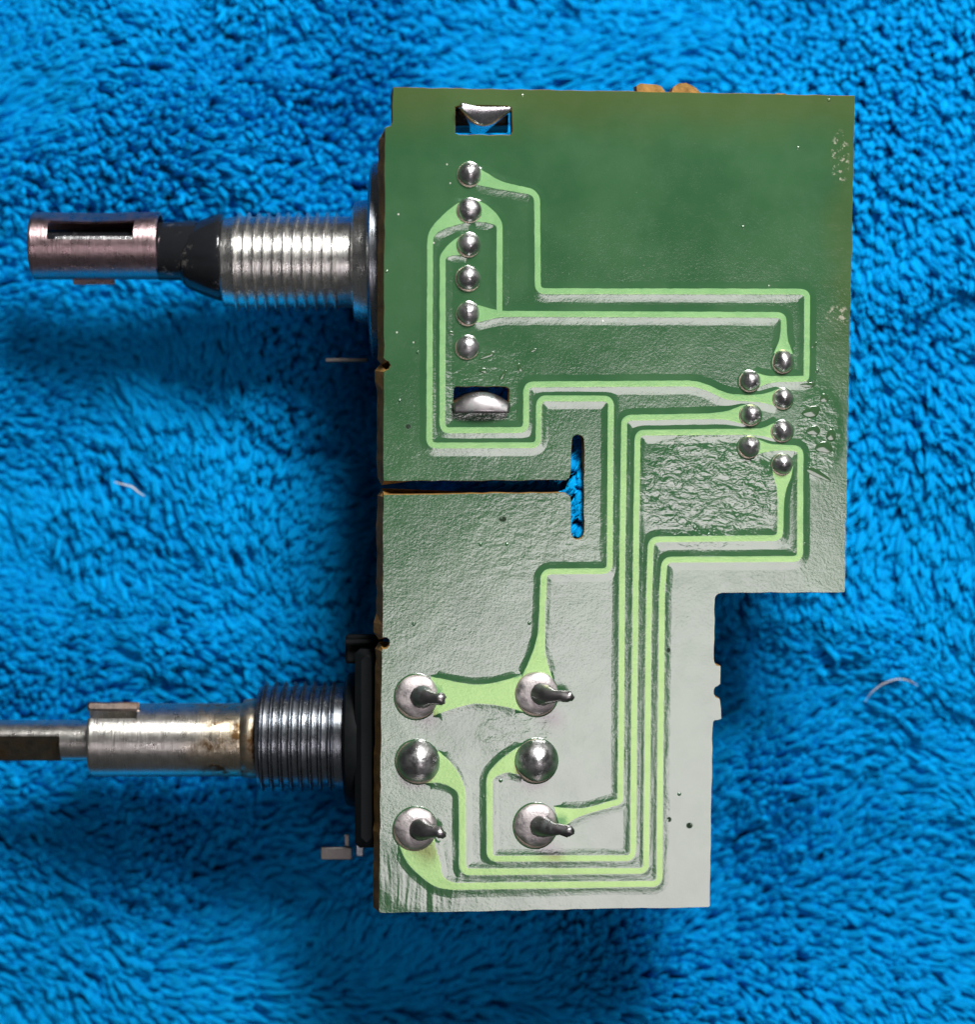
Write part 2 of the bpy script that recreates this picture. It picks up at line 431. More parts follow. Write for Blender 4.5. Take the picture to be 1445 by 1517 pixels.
    vv = np.stack([np.cos(ang) * np.cos(lean), np.sin(ang) * np.cos(lean), -np.sin(lean)], 1)[pick]
    P = np.zeros((M, npt, 3))
    for j, (k, off, ext) in enumerate(((2, 0.9, 0), (3, 1.08, 0), (4, 1.1, 0.10), (5, 0.9, 0.5))):
        al = a_ + (a2 - a_) * j / 3
        rad = (R[pick] * off)[:, None]
        dirv = centre[pick, 5] - centre[pick, 4]; dirv /= np.linalg.norm(dirv, axis=1)[:, None] + 1e-9
        P[:, j] = centre[pick, k] + rad * (np.cos(al)[:, None] * uu + np.sin(al)[:, None] * vv) + dirv * (ext * R[pick] * rng.uniform(0.3, 1.5, M))[:, None]
    uo = (P[..., 0] > -0.72) & (P[..., 0] < 2.6) & (P[..., 1] < 3.1) & (P[..., 1] > -2.9)
    P[..., 2] = np.where(uo, np.minimum(P[..., 2], -TA * P[..., 0] + TB * P[..., 1] - 0.05), P[..., 2])
    hc = bpy.data.hair_curves.new("fuzz"); hc.add_curves([npt] * M)
    hc.attributes["position"].data.foreach_set("vector", (P - np.array([0, 0, ZT - 0.24])).ravel().astype(np.float32))
    ra = hc.attributes.new("radius", 'FLOAT', 'POINT')
    ra.data.foreach_set("value", np.tile(np.array([0.0045, 0.0045, 0.004, 0.0015]), M).astype(np.float32))
    hc.materials.append(M_fuzz)
    fo = bpy.data.objects.new("fuzz", hc); COL.objects.link(fo); fo.parent = t; fo['kind'] = 'stuff'
    return t
towel = make_towel()

def fibre(pts, rad, label):
    """a lint fibre: a thin bent tube lying on the pile; pts are photograph pixels + lift above the pile"""
    P = []
    for i in range(len(pts) - 1):
        for k in range(6): P.append(pts[i].lerp(pts[i + 1], k / 6))
    P.append(pts[-1])
    for _ in range(5):
        P = [P[0]] + [(P[i - 1] + P[i] * 2 + P[i + 1]) / 4 for i in range(1, len(P) - 1)] + [P[-1]]
    vs, fs = [], []; S = 6
    for i, p in enumerate(P):
        t = (P[min(i + 1, len(P) - 1)] - P[max(i - 1, 0)]).normalized()
        u = t.cross(Vector((0, 0, 1))).normalized(); v = u.cross(t)
        r = rad * (0.35 + 0.65 * math.sin(math.pi * (0.06 + 0.88 * i / (len(P) - 1))))
        for s in range(S):
            a = 2 * math.pi * s / S; vs.append(p + u * math.cos(a) * r + v * math.sin(a) * r)
    for i in range(len(P) - 1):
        for s in range(S): fs.append((i * S + s, i * S + (s + 1) % S, (i + 1) * S + (s + 1) % S, (i + 1) * S + s))
    fs.append(tuple(range(S))); fs.append(tuple(range(len(vs) - S, len(vs))))
    o = mesh_obj("lint_fibre", vs, fs, M_lint)
    o['label'] = label; o['category'] = "lint fibre"
    return o
ZF = ZT + 0.16
fibre([W(169, 714, ZF), W(183, 718, ZF + .03), W(196, 721, ZF + .04), W(204, 729, ZF + .03), W(214, 735, ZF - .02)], 0.0065, "short kinked white lint fibre on blue towel left of the board's slit")
fibre([W(1283, 1039, ZF - .02), W(1291, 1026, ZF + .03), W(1308, 1013, ZF + .05), W(1330, 1005, ZF + .05), W(1348, 1008, ZF + .02), W(1361, 1016, ZF - .03)], 0.0036, "thin curved pale lint fibre on blue towel right of the board")

# ------------------------------------------------------------------ the circuit board with its two potentiometers
root = bpy.data.objects.new("potentiometer_board", None); COL.objects.link(root)
root.location = W(800, 760, ZT)
root['label'] = "green circuit board with silver solder joints and two potentiometer shafts lying on blue towel"
root['category'] = "circuit board"

TH = 0.16
def arc(cx, cy, r, a0, a1, n=6):
    return [(cx + r * math.cos(math.radians(a0 + (a1 - a0) * i / n)), cy + r * math.sin(math.radians(a0 + (a1 - a0) * i / n))) for i in range(n + 1)]
# outline in photograph pixels (clockwise as seen); y runs down
L_ = 0
def edge(p, q, step=14, jit=0.7):
    n = max(1, int(math.hypot(q[0] - p[0], q[1] - p[1]) / step)); out = []
    for i in range(1, n):
        t = i / n; out.append((p[0] + (q[0] - p[0]) * t + random.uniform(-jit, jit), p[1] + (q[1] - p[1]) * t + random.uniform(-jit, jit)))
    return out
def poly(*pts):
    """chain of points; between consecutive ones add slightly uneven points"""
    out = []
    for i, p in enumerate(pts):
        out.append(p)
        if i + 1 < len(pts): out += edge(p, pts[i + 1])
    return out
outline = []
outline += poly((583, 130), (945, 136), (1037, 138), (1267, 142), (1262, 400), (1256.5, 620), (1252, 877))
outline += [(1240, 877.5)] + poly((1230, 877.5), (1070, 878)) + arc(1069, 888, 9.5, 270, 180, 4)
outline += poly((1059.5, 890), (1058, 976)) + [(1059, 982), (1062, 986), (1068, 987)] + poly((1068, 990), (1067.5, 1013))
outline += [(1064, 1016), (1060, 1018), (1058, 1022), (1058, 1028), (1061, 1033), (1066, 1035)] + poly((1067, 1037), (1069, 1065))
outline += [(1064, 1066.5), (1059, 1067), (1057, 1070), (1056.5, 1076)] + poly((1056, 1080), (1052, 1342))
outline += poly((1050, 1343.5), (565, 1352)) + poly((562, 1350), (566, 965))
outline += [(567, 962), (573, 961), (577, 957), (578, 952), (577, 947), (573, 944), (567, 944)]
outline += poly((567, 940), (568.5, 736)) + poly((569, 733), (832, 730)) + [(838, 731), (845, 736), (846, 742)]
outline += poly((846, 744), (846, 788)) + arc(856, 790, 9.5, 180, 0, 8)
outline += poly((866, 788), (866, 655)) + arc(856.5, 653, 9.5, 0, -180, 8)
outline += poly((847, 656), (845, 702)) + [(843, 708), (838, 711)] + poly((832, 711), (569, 712))
outline += poly((568.5, 708), (569, 551)) + [(571, 549), (576, 547), (579, 541), (576, 535), (571, 533), (568.5, 530)]
outline += poly((569, 526), (570.5, 190)) + [(574, 188.5), (579, 187), (581.5, 182)] + poly((582, 178), (582.6, 138))
hole1 = poly((674, 158), (683, 155.5), (752, 156.5), (759, 159), (760, 195), (757, 200.5), (680, 200), (674, 197))
hole2 = poly((671, 576), (676, 572), (750, 572.5), (755.5, 576), (755, 603), (750, 609.5), (678, 609.5), (671, 606))

def board_slab():
    mb = MB()
    loops = [outline, hole1, hole2]
    top = [[B(*p) for p in lp] for lp in loops]
    tris = geometry.tessellate_polygon([[Vector((v.x, v.y, 0)) for v in lp] for lp in top])
    flat = sum(top, [])
    mb.add(flat, [tuple(t) for t in tris], 0)
    # lower outline; the sawn left side flares outwards
    ch = 0.006
    mids, lows = [], []
    for li, lp in enumerate(loops):
        m, l = [], []
        n = len(lp)
        for i, p in enumerate(lp):
            a, c = lp[i - 1], lp[(i + 1) % n]
            tx, ty = c[0] - a[0], c[1] - a[1]; q = math.hypot(tx, ty) or 1
            nx, ny = ty / q, -tx / q                     # outward for a clockwise loop in y-down pixels
            if li: nx, ny = -nx, -ny
            ob = random.uniform(0.0, 0.8); om = 0.8
            if li == 0:
                if p[0] < 572 and p[1] > 190: ob = 8.5 + random.uniform(-.6, .6) + (4 if 548 < p[1] < 575 or 915 < p[1] < 944 else 0)
                elif p[1] > 1340: ob = 3.5 + random.uniform(-1, 1.5)
                elif p[1] < 150: ob = 1.5 + random.uniform(-1, 1)
            m.append(B(p[0] + nx * om, p[1] + ny * om, -0.012))
            l.append(B(p[0] + nx * ob, p[1] + ny * ob, -TH))
        mids.append(m); lows.append(l)
    off = 0
    for lp, m, l in zip(top, mids, lows):
        n = len(lp)
        vs = lp + m + l
        mb.add(vs, [(i, (i + 1) % n, n + (i + 1) % n, n + i) for i in range(n)], 1)
        mb.add(vs, [(n + i, n + (i + 1) % n, 2 * n + (i + 1) % n, 2 * n + i) for i in range(n)], 1)
    mb.add(sum(lows, []), [tuple(reversed(t)) for t in tris], 1)
    import bmesh
    o = mesh_obj("board", mb.v, mb.f, [M_mask, M_lam], root, False, mb.m)
    bm = bmesh.new(); bm.from_mesh(o.data); bmesh.ops.remove_doubles(bm, verts=bm.verts, dist=1e-5)
    bmesh.ops.recalc_face_normals(bm, faces=bm.faces); bm.to_mesh(o.data); bm.free()
    return o
board = board_slab()

def break_tab(pts, parent=board):
    """snapped-off rough tab of bare laminate on the board's edge"""
    n = len(pts); mb = MB()
    for p in pts: pass
    top = [B(x + random.uniform(-.6, .6), y + random.uniform(-.6, .6), -0.02 + random.uniform(-.012, .008)) for x, y in pts]
    low = [B(x + random.uniform(-1.2, 1.2), y + random.uniform(-1.2, 1.2), -TH * 0.95) for x, y in pts]
    mb.add(top + low, [tuple(range(n)), tuple(range(2 * n - 1, n - 1, -1))] + [(i, n + i, n + (i + 1) % n, (i + 1) % n) for i in range(n)])
    return mb.build("break_tab", M_lam, parent, False)
break_tab([(945, 138), (944.5, 126), (950, 123), (962, 124), (972, 125), (980, 127), (985, 132), (989, 138)])
break_tab([(996, 138), (999, 128), (1006, 123), (1018, 122.5), (1026, 126), (1032, 130), (1038, 136), (1040, 139)])
break_tab([(1060, 1035), (1067, 1036), (1069.5, 1050), (1069, 1064), (1060, 1066)])
break_tab([(1060, 987), (1068.5, 988), (1068, 1000), (1067, 1013), (1060, 1015)])
break_tab([(1148, 142), (1152, 137.5), (1164, 138), (1170, 142)])

# ------------------------------------------------------------------ copper traces under the lacquer
HT = 0.0044
def sample_path(pts, r_def=11):
    """pts: (x, y, width[, radius]); returns rounded, evenly sampled (x, y, w)"""
    P = [(p[0], p[1], p[2] if len(p) > 2 else 8.8, p[3] if len(p) > 3 else r_def) for p in pts]
    out = [P[0][:3]]
    for i in range(1, len(P) - 1):
        a, b, c = P[i - 1], P[i], P[i + 1]
        la = math.hypot(a[0] - b[0], a[1] - b[1]); lc = math.hypot(c[0] - b[0], c[1] - b[1])
        r = min(b[3], la * 0.49, lc * 0.49)
        ua = ((a[0] - b[0]) / la, (a[1] - b[1]) / la); uc = ((c[0] - b[0]) / lc, (c[1] - b[1]) / lc)
        s = (b[0] + ua[0] * r, b[1] + ua[1] * r); e = (b[0] + uc[0] * r, b[1] + uc[1] * r)
        ws = b[2] + (a[2] - b[2]) * r / la; we = b[2] + (c[2] - b[2]) * r / lc
        for k in range(7):
            t = k / 6
            x = (1 - t) ** 2 * s[0] + 2 * t * (1 - t) * b[0] + t * t * e[0]
            y = (1 - t) ** 2 * s[1] + 2 * t * (1 - t) * b[1] + t * t * e[1]
            wv = (1 - t) ** 2 * ws + 2 * t * (1 - t) * b[2] + t * t * we
            out.append((x, y, wv))
    out.append(P[-1][:3])
    # even spacing
    res = [out[0]]
    for p in out[1:]:
        q = res[-1]; d = math.hypot(p[0] - q[0], p[1] - q[1])
        if d < 0.3: continue
        n = max(1, int(d / 7))
        for k in range(1, n + 1):
            t = k / n; res.append(tuple(q[j] + (p[j] - q[j]) * t for j in range(3)))
    return res
nj = make_noise(77)
def add_ribbon(mb, pts, r_def=11, hbase=HT):
    P = sample_path(pts, r_def)
    half = [(-2.4, 1.10), (0, 1.10), (1.2, 1.0), (3.6, 0.74), (6.0, 0.47), (8.4, 0.24), (11.0, 0.07), (14.5, 0.0)]
    prof = [(-1, o_, h_) for o_, h_ in reversed(half)] + [(1, o_, h_) for o_, h_ in half]
    vs, fs, ms = [], [], []
    K = len(prof)
    for i, (x, y, wd) in enumerate(P):
        a = P[max(i - 1, 0)]; b = P[min(i + 1, len(P) - 1)]
        tx, ty = b[0] - a[0], b[1] - a[1]; q = math.hypot(tx, ty) or 1
        nx, ny = -ty / q, tx / q
        for k, (sd, off, hh) in enumerate(prof):
            jt = 0.35 * float(nj(x * 0.16 + k, y * 0.16)) if off <= 2 else 0.8 * float(nj(x * 0.07 + k * 0.4, y * 0.07))
            if off > 0:
                fade = min(1.0, min(i, len(P) - 1 - i) / 2.5)
                down = max(0.0, (ny * sd))                                # the coating sags down the picture
                off *= (0.84 + 0.16 * down) * (0.15 + 0.85 * fade)
            ww = wd / 2 + off + jt
            vs.append(B(x + nx * sd * ww, y + ny * sd * ww, hbase * hh - (0.0008 if hh == 0 else 0)))
    for i in range(len(P) - 1):
        for k in range(K - 1):
            fs.append((i * K + k, i * K + k + 1, (i + 1) * K + k + 1, (i + 1) * K + k)); ms.append(0 if k in (6, 7, 8) else 1)
    k0 = len(mb.v); mb.v += vs; mb.f += [tuple(j + k0 for j in f) for f in fs]; mb.m += ms
def trace(*ribbons, **kw):
    mb = MB()
    for i, r in enumerate(ribbons): add_ribbon(mb, r, kw.get('r', 11), HT * (1 + 0.03 * i))
    o = mesh_obj("trace", mb.v, mb.f, [M_trace, M_mask], root, True, mb.m)
    # all ribbon faces look up
    me = o.data
    flip = [p.index for p in me.polygons if p.normal.z < 0]
    if flip:
        import bmesh
        bm = bmesh.new(); bm.from_mesh(me); bm.faces.ensure_lookup_table()
        bmesh.ops.reverse_faces(bm, faces=[bm.faces[i] for i in flip]); bm.to_mesh(me); bm.free()
    sharp(o, 50)
    return o
w9 = 8.6
trace([(700, 259, 27), (716, 265, 21), (738, 274, 12.5), (762, 279, 10), (796, 285, w9, 16), (797, 431.5, w9), (1196.5, 432, w9), (1195.5, 561, w9, 5), (1160, 561.5, 8.5), (1140, 562, 10), (1126, 563, 19), (1114, 564, 28)])
trace([(696, 311, 34), (680, 317, 30), (660, 328, 19), (637.5, 345, w9, 14), (636, 660, w9), (798, 659.5, w9), (799, 590, w9), (905.5, 590.5, w9), (903.5, 846, w9), (806, 846.5, w9), (802.5, 940, 10, 30), (799, 965, 17), (797, 990, 34), (796, 1005, 48)],
      [(698, 311, 33), (714, 315, 29), (727, 321, 20), (740.5, 331, w9, 10), (740, 464, w9)])
trace([(695, 362, 32), (681, 365, 27), (668, 370, 17), (656, 379, w9, 9), (655.5, 637.5, w9), (779.5, 637, w9), (780, 569.5, w9), (1028, 568, w9), (1048, 574, w9, 22), (1076, 588, 9.5, 22), (1108, 590, 9.5), (1130, 590, 12), (1146, 590, 22), (1160, 590, 31)])
trace([(1112, 614, 32), (1097, 614.5, 26), (1080, 615.5, 13), (1055, 616.5, w9), (925, 619, w9), (922, 860, w9), (919.5, 1187, w9, 6), (866, 1202, w9, 20), (846, 1206, 17, 14), (826, 1212, 36)])
trace([(694, 464, 32), (712, 465, 24), (728, 465, 15), (745, 465, w9), (1162, 466.5, w9), (1161.5, 492, w9), (1161.5, 507, 14), (1161, 524, 29)])
trace([(1160, 638, 31), (1145, 639, 22), (1130, 640, 11), (1105, 639.5, w9), (945, 641, w9), (942, 860, w9), (938, 1271, w9), (725.5, 1272, w9), (725, 1149, w9, 12), (748, 1133, 22, 14), (766, 1129, 38), (780, 1127, 52)])
trace([(1160, 690, 32), (1159.5, 706, 27), (1158.5, 722, 14), (1157.5, 742, w9), (1156.5, 797, w9), (965, 799, w9), (962, 880, w9), (957.5, 1290, w9), (685.5, 1291.5, 10), (685, 1172, 10.5, 12), (672, 1154, 24, 14), (655, 1142, 38), (640, 1136, 52)])
trace([(1111, 661, 30), (1126, 662, 20), (1140, 663, 11), (1160, 663, w9), (1186.5, 664, w9), (1186, 828, w9), (985, 829, w9), (981, 880, w9), (977, 1309, w9), (668, 1313, 10.5), (648, 1305, 20, 12), (634, 1283, 40, 10), (622, 1262, 50), (617, 1245, 54)])
trace([(640, 1031, 58), (655, 1030, 50), (675, 1029, 38), (703, 1028, 27), (730, 1028, 31), (758, 1027, 44), (775, 1027, 56)], r=6)

# ------------------------------------------------------------------ solder joints
UX = (B(1000, 700) - B(900, 700)).normalized(); UY = (B(900, 600) - B(900, 700)).normalized()
def solder_joint(px, py, R, H=0.8, tip=None, drip=None, elong=(0, 0), sharpness=1.0, mat=None, pin=None):
    """R px; a dome, or a cone drawn out towards tip (dx, dy px)"""
    seg, rings = 36, 18
    c = B(px, py); r0 = R * PX
    vs, fs = [], []
    ph = random.random() * 6
    for k in range(rings):
        t = k / (rings - 1)
        if tip is None:
            a = t * math.pi / 2
            rad = math.cos(a) ** sharpness; z = math.sin(a) ** 1.1 * H
            ox = oy = 0
        else:
            rad = (1 - t) ** 0.9 * 0.82 + 0.18 * (1 - t ** 6) if t < 1 else 0.0
            rad = max(0.0, min(1.0, 1.0 - 1.02 * t ** 0.85 + 0.26 * math.sin(math.pi * min(1, t * 1.0)) * t)) if t < 1 else 0.0
            rad = max(rad, 0.24 * math.sqrt(max(0, 1 - ((t - 0.75) / 0.25) ** 2))) if t > 0.75 else max(rad, 0.24)
            z = H * (1.0 - (1 - t) ** 1.7); e = t ** 1.5
            ox, oy = tip[0] * PX * e, -tip[1] * PX * e
        for i in range(seg):
            b = 2 * math.pi * i / seg
            wob = 1 + 0.018 * math.sin(3 * b + ph) + 0.012 * math.sin(5 * b + ph * 2)
            rr = r0 * rad * wob
            ex = rr * math.cos(b); ey = rr * math.sin(b)
            if elong[1] and math.sin(b) > 0: ey *= 1 + elong[1]
            if drip and math.sin(b) < 0:   # solder ran down a little
                ey *= 1 + drip * (1 - t) ** 2 * max(0, math.cos((b + math.pi / 2) * 1.6)) ** 3
            vs.append(c + UX * (ex + ox) + UY * (ey + oy) + NB * (z * r0 + HT * 0.6))
    for k in range(rings - 1):
        for i in range(seg):
            j = (i + 1) % seg; fs.append((k * seg + i, k * seg + j, (k + 1) * seg + j, (k + 1) * seg + i))
    fs.append(tuple(range((rings - 1) * seg, rings * seg))); 
    o = mesh_obj("solder_joint", vs, fs, mat or M_solder, root); fix_normals(o)
    # tinned rim of the copper pad
    mb = MB(); pv = []
    prof = [(R + 3.0, -0.001), (R + 0.5, HT * 1.35), (R - 5, HT * 1.5)]
    for r, h in prof:
        for i in range(seg):
            b = 2 * math.pi * i / seg; q = r * PX * (1 + 0.02 * math.sin(2 * b + ph))
            ey = q * math.sin(b)
            if elong[1] and math.sin(b) > 0: ey *= 1 + elong[1]
            if drip and math.sin(b) < 0: ey *= 1 + drip * max(0, math.cos((b + math.pi / 2) * 1.6)) ** 3
            pv.append(c + UX * (q * math.cos(b) - 1.1 * PX) + UY * (ey - 1.3 * PX) + NB * h)
    pf = [(k * seg + i, k * seg + (i + 1) % seg, (k + 1) * seg + (i + 1) % seg, (k + 1) * seg + i) for k in range(2) for i in range(seg)]
    mb.add(pv, pf); mb.m = [0 if i >= seg else 1 for i in range(len(pf))]
    po = mb.build("pad", [M_pad, M_mask], o, angle=80)
    if pin:
        solid = True
        pm = MB(); dx, dy, lift, rad = pin; S = 16; pvs = []
        seq = [(0.0, 1.9, 0.1), (0.1, 1.7, 0.36), (0.24, 1.3, 0.62), (0.4, 1.0, 0.82), (0.58, 0.88, 0.95), (0.72, 0.86, 1.02), (0.82, 0.9, 1.06), (0.9, 0.8, 1.08), (0.96, 0.62, 1.09), (1.0, 0.28, 1.09)]
        cs = [c + UX * (6 + (dx - 6) * t) * PX - UY * dy * t * PX + NB * (lift * r0 * h) for t, q, h in seq]
        cs = [p + (UY * random.uniform(-1.6, 1.6) + UX * random.uniform(-1, 1)) * PX * (1 if seq[k][0] > 0.55 else 0.2) for k, p in enumerate(cs)]
        for k, (t, q, h) in enumerate(seq):
            u = (cs[min(k + 1, len(cs) - 1)] - cs[max(k - 1, 0)]).normalized(); v = u.cross(NB).normalized(); w_ = v.cross(u)
            for i in range(S):
                b = 2 * math.pi * i / S; rr = rad * PX * q * (1 + (random.uniform(-.22, .22) if t > 0.65 else random.uniform(-.03, .03)))
                pvs.append(cs[k] + v * math.cos(b) * rr + w_ * math.sin(b) * rr)
        n_ = len(seq)
        pfs = [(k * S + i, k * S + (i + 1) % S, (k + 1) * S + (i + 1) % S, (k + 1) * S + i) for k in range(n_ - 1) for i in range(S)] + [tuple(range((n_ - 1) * S, n_ * S))]
        pm.add(pvs, pfs); pm.build("pin", M_pintip, o, angle=70)
    return o
for i, (x, y) in enumerate([(696, 257.5), (696, 311), (695, 362), (694, 412), (694, 464), (693, 514)]):
    solder_joint(x, y, 17.3 + random.uniform(-.7, .5), random.uniform(.66, .9), drip=random.uniform(.2, .36) if i < 5 else 0.12, sharpness=random.uniform(.95, 1.3))
for x, y, e in [(1161, 537, 0.3), (1112, 564, 0), (1161, 590, 0), (1113, 614, 0), (1160, 638, 0), (1111, 661, 0), (1160, 687, 0)]:
    solder_joint(x, y, 15.6 + random.uniform(-.6, .9), random.uniform(.85, 1.1), elong=(0, e), drip=0.1, sharpness=random.uniform(1.1, 1.5))
solder_joint(618, 1031, 32, 0.32, mat=M_solder_dull, pin=(40, -1, 0.95, 10), sharpness=0.8)
solder_joint(796, 1027, 32, 0.30, mat=M_solder_dull, pin=(50, 0, 1.1, 9.5), sharpness=0.8)
solder_joint(620, 1127.5, 32, 0.85, sharpness=1.35)
solder_joint(795.5, 1126, 32, 0.95, sharpness=1.25)
solder_joint(616, 1227, 32, 0.34, mat=M_solder_dull, pin=(41, -1, 1.0, 10), sharpness=0.8)
solder_joint(794.5, 1222, 32.5, 0.31, mat=M_solder_dull, pin=(52, 3, 1.1, 9.5), sharpness=0.8)

# ------------------------------------------------------------------ hardened drops of clear flux
M_flux = NT("amber_flux").set(base=(0.04, 0.10, 0.04), rough=0.12, spec=0.7, coat=0.8, coatr=0.06)
def flux_drop(px, py, rx, ry, h, rot=0.0):
    c = B(px, py); seg, rings = 22, 7; vs = []; ph = random.random() * 6
    ca, sa = math.cos(rot), math.sin(rot)
    for k in range(rings):
        t = k / (rings - 1); q = math.cos(t * math.pi / 2) if k < rings - 1 else 0.02; z = (1 - (1 - t) ** 1.6)
        for i in range(seg):
            b = 2 * math.pi * i / seg; wv = 1 + 0.14 * math.sin(2 * b + ph) + 0.09 * math.sin(3 * b + 2 * ph)
            x, y = rx * q * wv * math.cos(b), ry * q * wv * math.sin(b)
            vs.append(c + UX * (x * ca - y * sa) * PX + UY * (x * sa + y * ca) * PX + NB * (h * 0.42 * PX * z - 0.0005))
    fs = [(k * seg + i, k * seg + (i + 1) % seg, (k + 1) * seg + (i + 1) % seg, (k + 1) * seg + i) for k in range(rings - 1) for i in range(seg)]
    fs.append(tuple(range((rings - 1) * seg, rings * seg)))
    o = mesh_obj("flux_drop", vs, fs, M_flux, root); fix_normals(o); return o
for a in ((1203, 610, 15, 8, 3.0, .1), (1232, 645, 9, 8, 3.0, .6), (1222, 663, 12, 10, 2.6, 0), (1206, 638, 10, 8, 2.2, .4), (1222, 590, 8, 6, 2, 0),
          (1196, 570, 14, 4.5, 2.4, .12), (1206, 512, 7, 3, 2, .7), (722, 527, 14, 3, 2, .35), (716, 549, 6, 4.5, 2, 0), (745, 556, 8, 3.5, 2, .9), (668, 494, 5, 4, 2, 0),
          (790, 519, 6, 2.5, 1.6, .2), (770, 545, 4, 6, 1.6, .5), (1212, 702, 20, 6, 1.8, -.5)):
    flux_drop(*a)

# ------------------------------------------------------------------ potentiometers
def tube_with_window(mb, x0, x1, r, th, axis, win, seg=96, mi=0, pinch=None):
    """tube along x with a rectangular window win = (xa, xb, ang0, ang1) in px and degrees from up towards +y"""
    xa, xb, a0, a1 = win
    xs = sorted(set([x0, x0 + 2, x0 + 5, x1 - 5, x1 - 2, x1, xa, xb] + [x0 + (x1 - x0) * i / 14 for i in range(1, 14)]))
    def keep(k, i):
        xm = (xs[k] + xs[k + 1]) / 2; a = 360 * (i + 0.5) / seg
        return not (xa < xm < xb and a0 < a < a1)
    n = len(xs)
    vo, vi = [], []
    for x in xs:
        c = axis(x)
        for i in range(seg):
            a = 2 * math.pi * i / seg; rr = r - (0.008 if x in (x0, x1) else 0)
            q = pinch(x, math.degrees(a)) if pinch else 0
            vo.append(c + Vector((0, math.sin(a), math.cos(a))) * (rr - q)); vi.append(c + Vector((0, math.sin(a), math.cos(a))) * (r - th - q))
    vs = vo + vi; N = n * seg; fs = []; cell = {}
    for k in range(n - 1):
        for i in range(seg):
            if keep(k, i): cell[(k, i)] = 1
    for (k, i) in cell:
        j = (i + 1) % seg
        q = (k * seg + i, k * seg + j, k * seg + seg + j, k * seg + seg + i)
        fs.append(q); fs.append(tuple(N + t for t in reversed(q)))
        if (k - 1, i) not in cell: fs.append((q[1], q[0], N + q[0], N + q[1]))
        if (k + 1, i) not in cell: fs.append((q[3], q[2], N + q[2], N + q[3]))
        if (k, (i - 1) % seg) not in cell: fs.append((q[0], q[3], N + q[3], N + q[0]))
        if (k, j) not in cell: fs.append((q[2], q[1], N + q[1], N + q[2]))
    mb.add(vs, fs, mi)

def thread_profile(x0, x1, first, pitch, count, rc, rr_, z):
    """sharp narrow crests over a wide root"""
    P = [(x0, rr_ * 0.90), (x0 + 3, rr_ * 0.955)]
    P.append((first - pitch * 0.55, rr_ * 0.985))
    for i in range(count):
        c = first + i * pitch
        P += [(c - pitch * 0.26, rr_), (c - pitch * 0.17, rr_ * z), (c - pitch * 0.05, rc), (c + pitch * 0.05, rc), (c + pitch * 0.17, rr_ * z), (c + pitch * 0.26, rr_)]
        if i < count - 1: P += [(c + pitch * 0.5, rr_ * 0.996)]
    P.append((x1, rr_ * 1.0))
    return P

# --- upper one
Z1 = -0.80
def s1(r): return r * (D - Z1) / D / PPU
ax1 = lambda y: (lambda px: W(px, y, Z1))
mb = MB()
hz = 0.60
mb.box(W(612, 389, Z1 - 0.06), 0.40, 1.42, 1.12, bev=0.05)                       # rear case under the board
pot1 = mb.build("potentiometer", M_housing, root)
pot1['label'] = "potentiometer with shiny silver bushing and bronze split sleeve"
mb = MB(); mb.lathe_x([(549, s1(118)), (551, s1(138)), (555, s1(143)), (568, s1(143)), (575, s1(138))], ax1(388), 72); mb.build("flange", M_darkplate, pot1)
mb = MB(); mb.lathe_x([(523, s1(60)), (524, s1(80)), (527, s1(87)), (536, s1(90)), (546, s1(92)), (551, s1(92))], ax1(388), 72); mb.build("washer", M_nickel, pot1)
mb = MB(); mb.lathe_x(thread_profile(331, 528, 354, 14.45, 11, s1(73), s1(67), 0.985), ax1(388.5), 96, helix=7); mb.build("bushing", M_nickel, pot1, angle=28)
mb = MB(); mb.lathe_x([(272, s1(40)), (276, s1(44)), (284, s1(48)), (300, s1(55)), (322, s1(63)), (328, s1(64)), (331, s1(63)), (333, s1(40))], ax1(381.5), 64, wob=0.02); mb.build("collar", M_black, pot1, angle=60)
mb = MB(); mb.lathe_x([(222, s1(36)), (232, s1(41)), (236, s1(43)), (262, s1(43)), (275, s1(44)), (292, s1(45))], ax1(372), 56, wob=0.012); mb.build("neck", M_black, pot1, angle=60)
mb = MB(); mb.lathe_x([(50, s1(22)), (54, s1(26)), (225, s1(26)), (234, s1(30))], ax1(366), 40); mb.build("shaft", M_black, pot1)
mb = MB()
pin_ = lambda x, a: s1(5.5) * math.exp(-((x - 137) / 60) ** 2) * math.exp(-((a - 62) / 26) ** 2)
tube_with_window(mb, 50, 238, s1(50), s1(4.5), ax1(364), (79, 205, 3, 42), pinch=pin_)
slv = mb.build("split_sleeve", M_bronze, pot1, angle=40)
mb = MB(); c = W(142, 354, Z1 + s1(41.5)); mb.box(c, s1(122), s1(9), s1(3), bev=s1(0.8), ax=(Vector((1, 0, 0)), Vector((0, .94, -.34)), Vector((0, .34, .94)))); mb.build("window_lip", M_bright, pot1)
mb = MB(); mb.box(W(139, 417, Z1 - 0.03), s1(62), s1(9), s1(3), ax=(Vector((1, 0, 0)), Vector((0, .9, .43)), Vector((0, -.43, .9)))); mb.build("sleeve_tab", M_bronze, pot1)
mb = MB(); mb.box(W(514, 534, Z1 - 0.05), s1(62), s1(5), s1(26)); mb.build("locating_pin", M_pin, pot1)

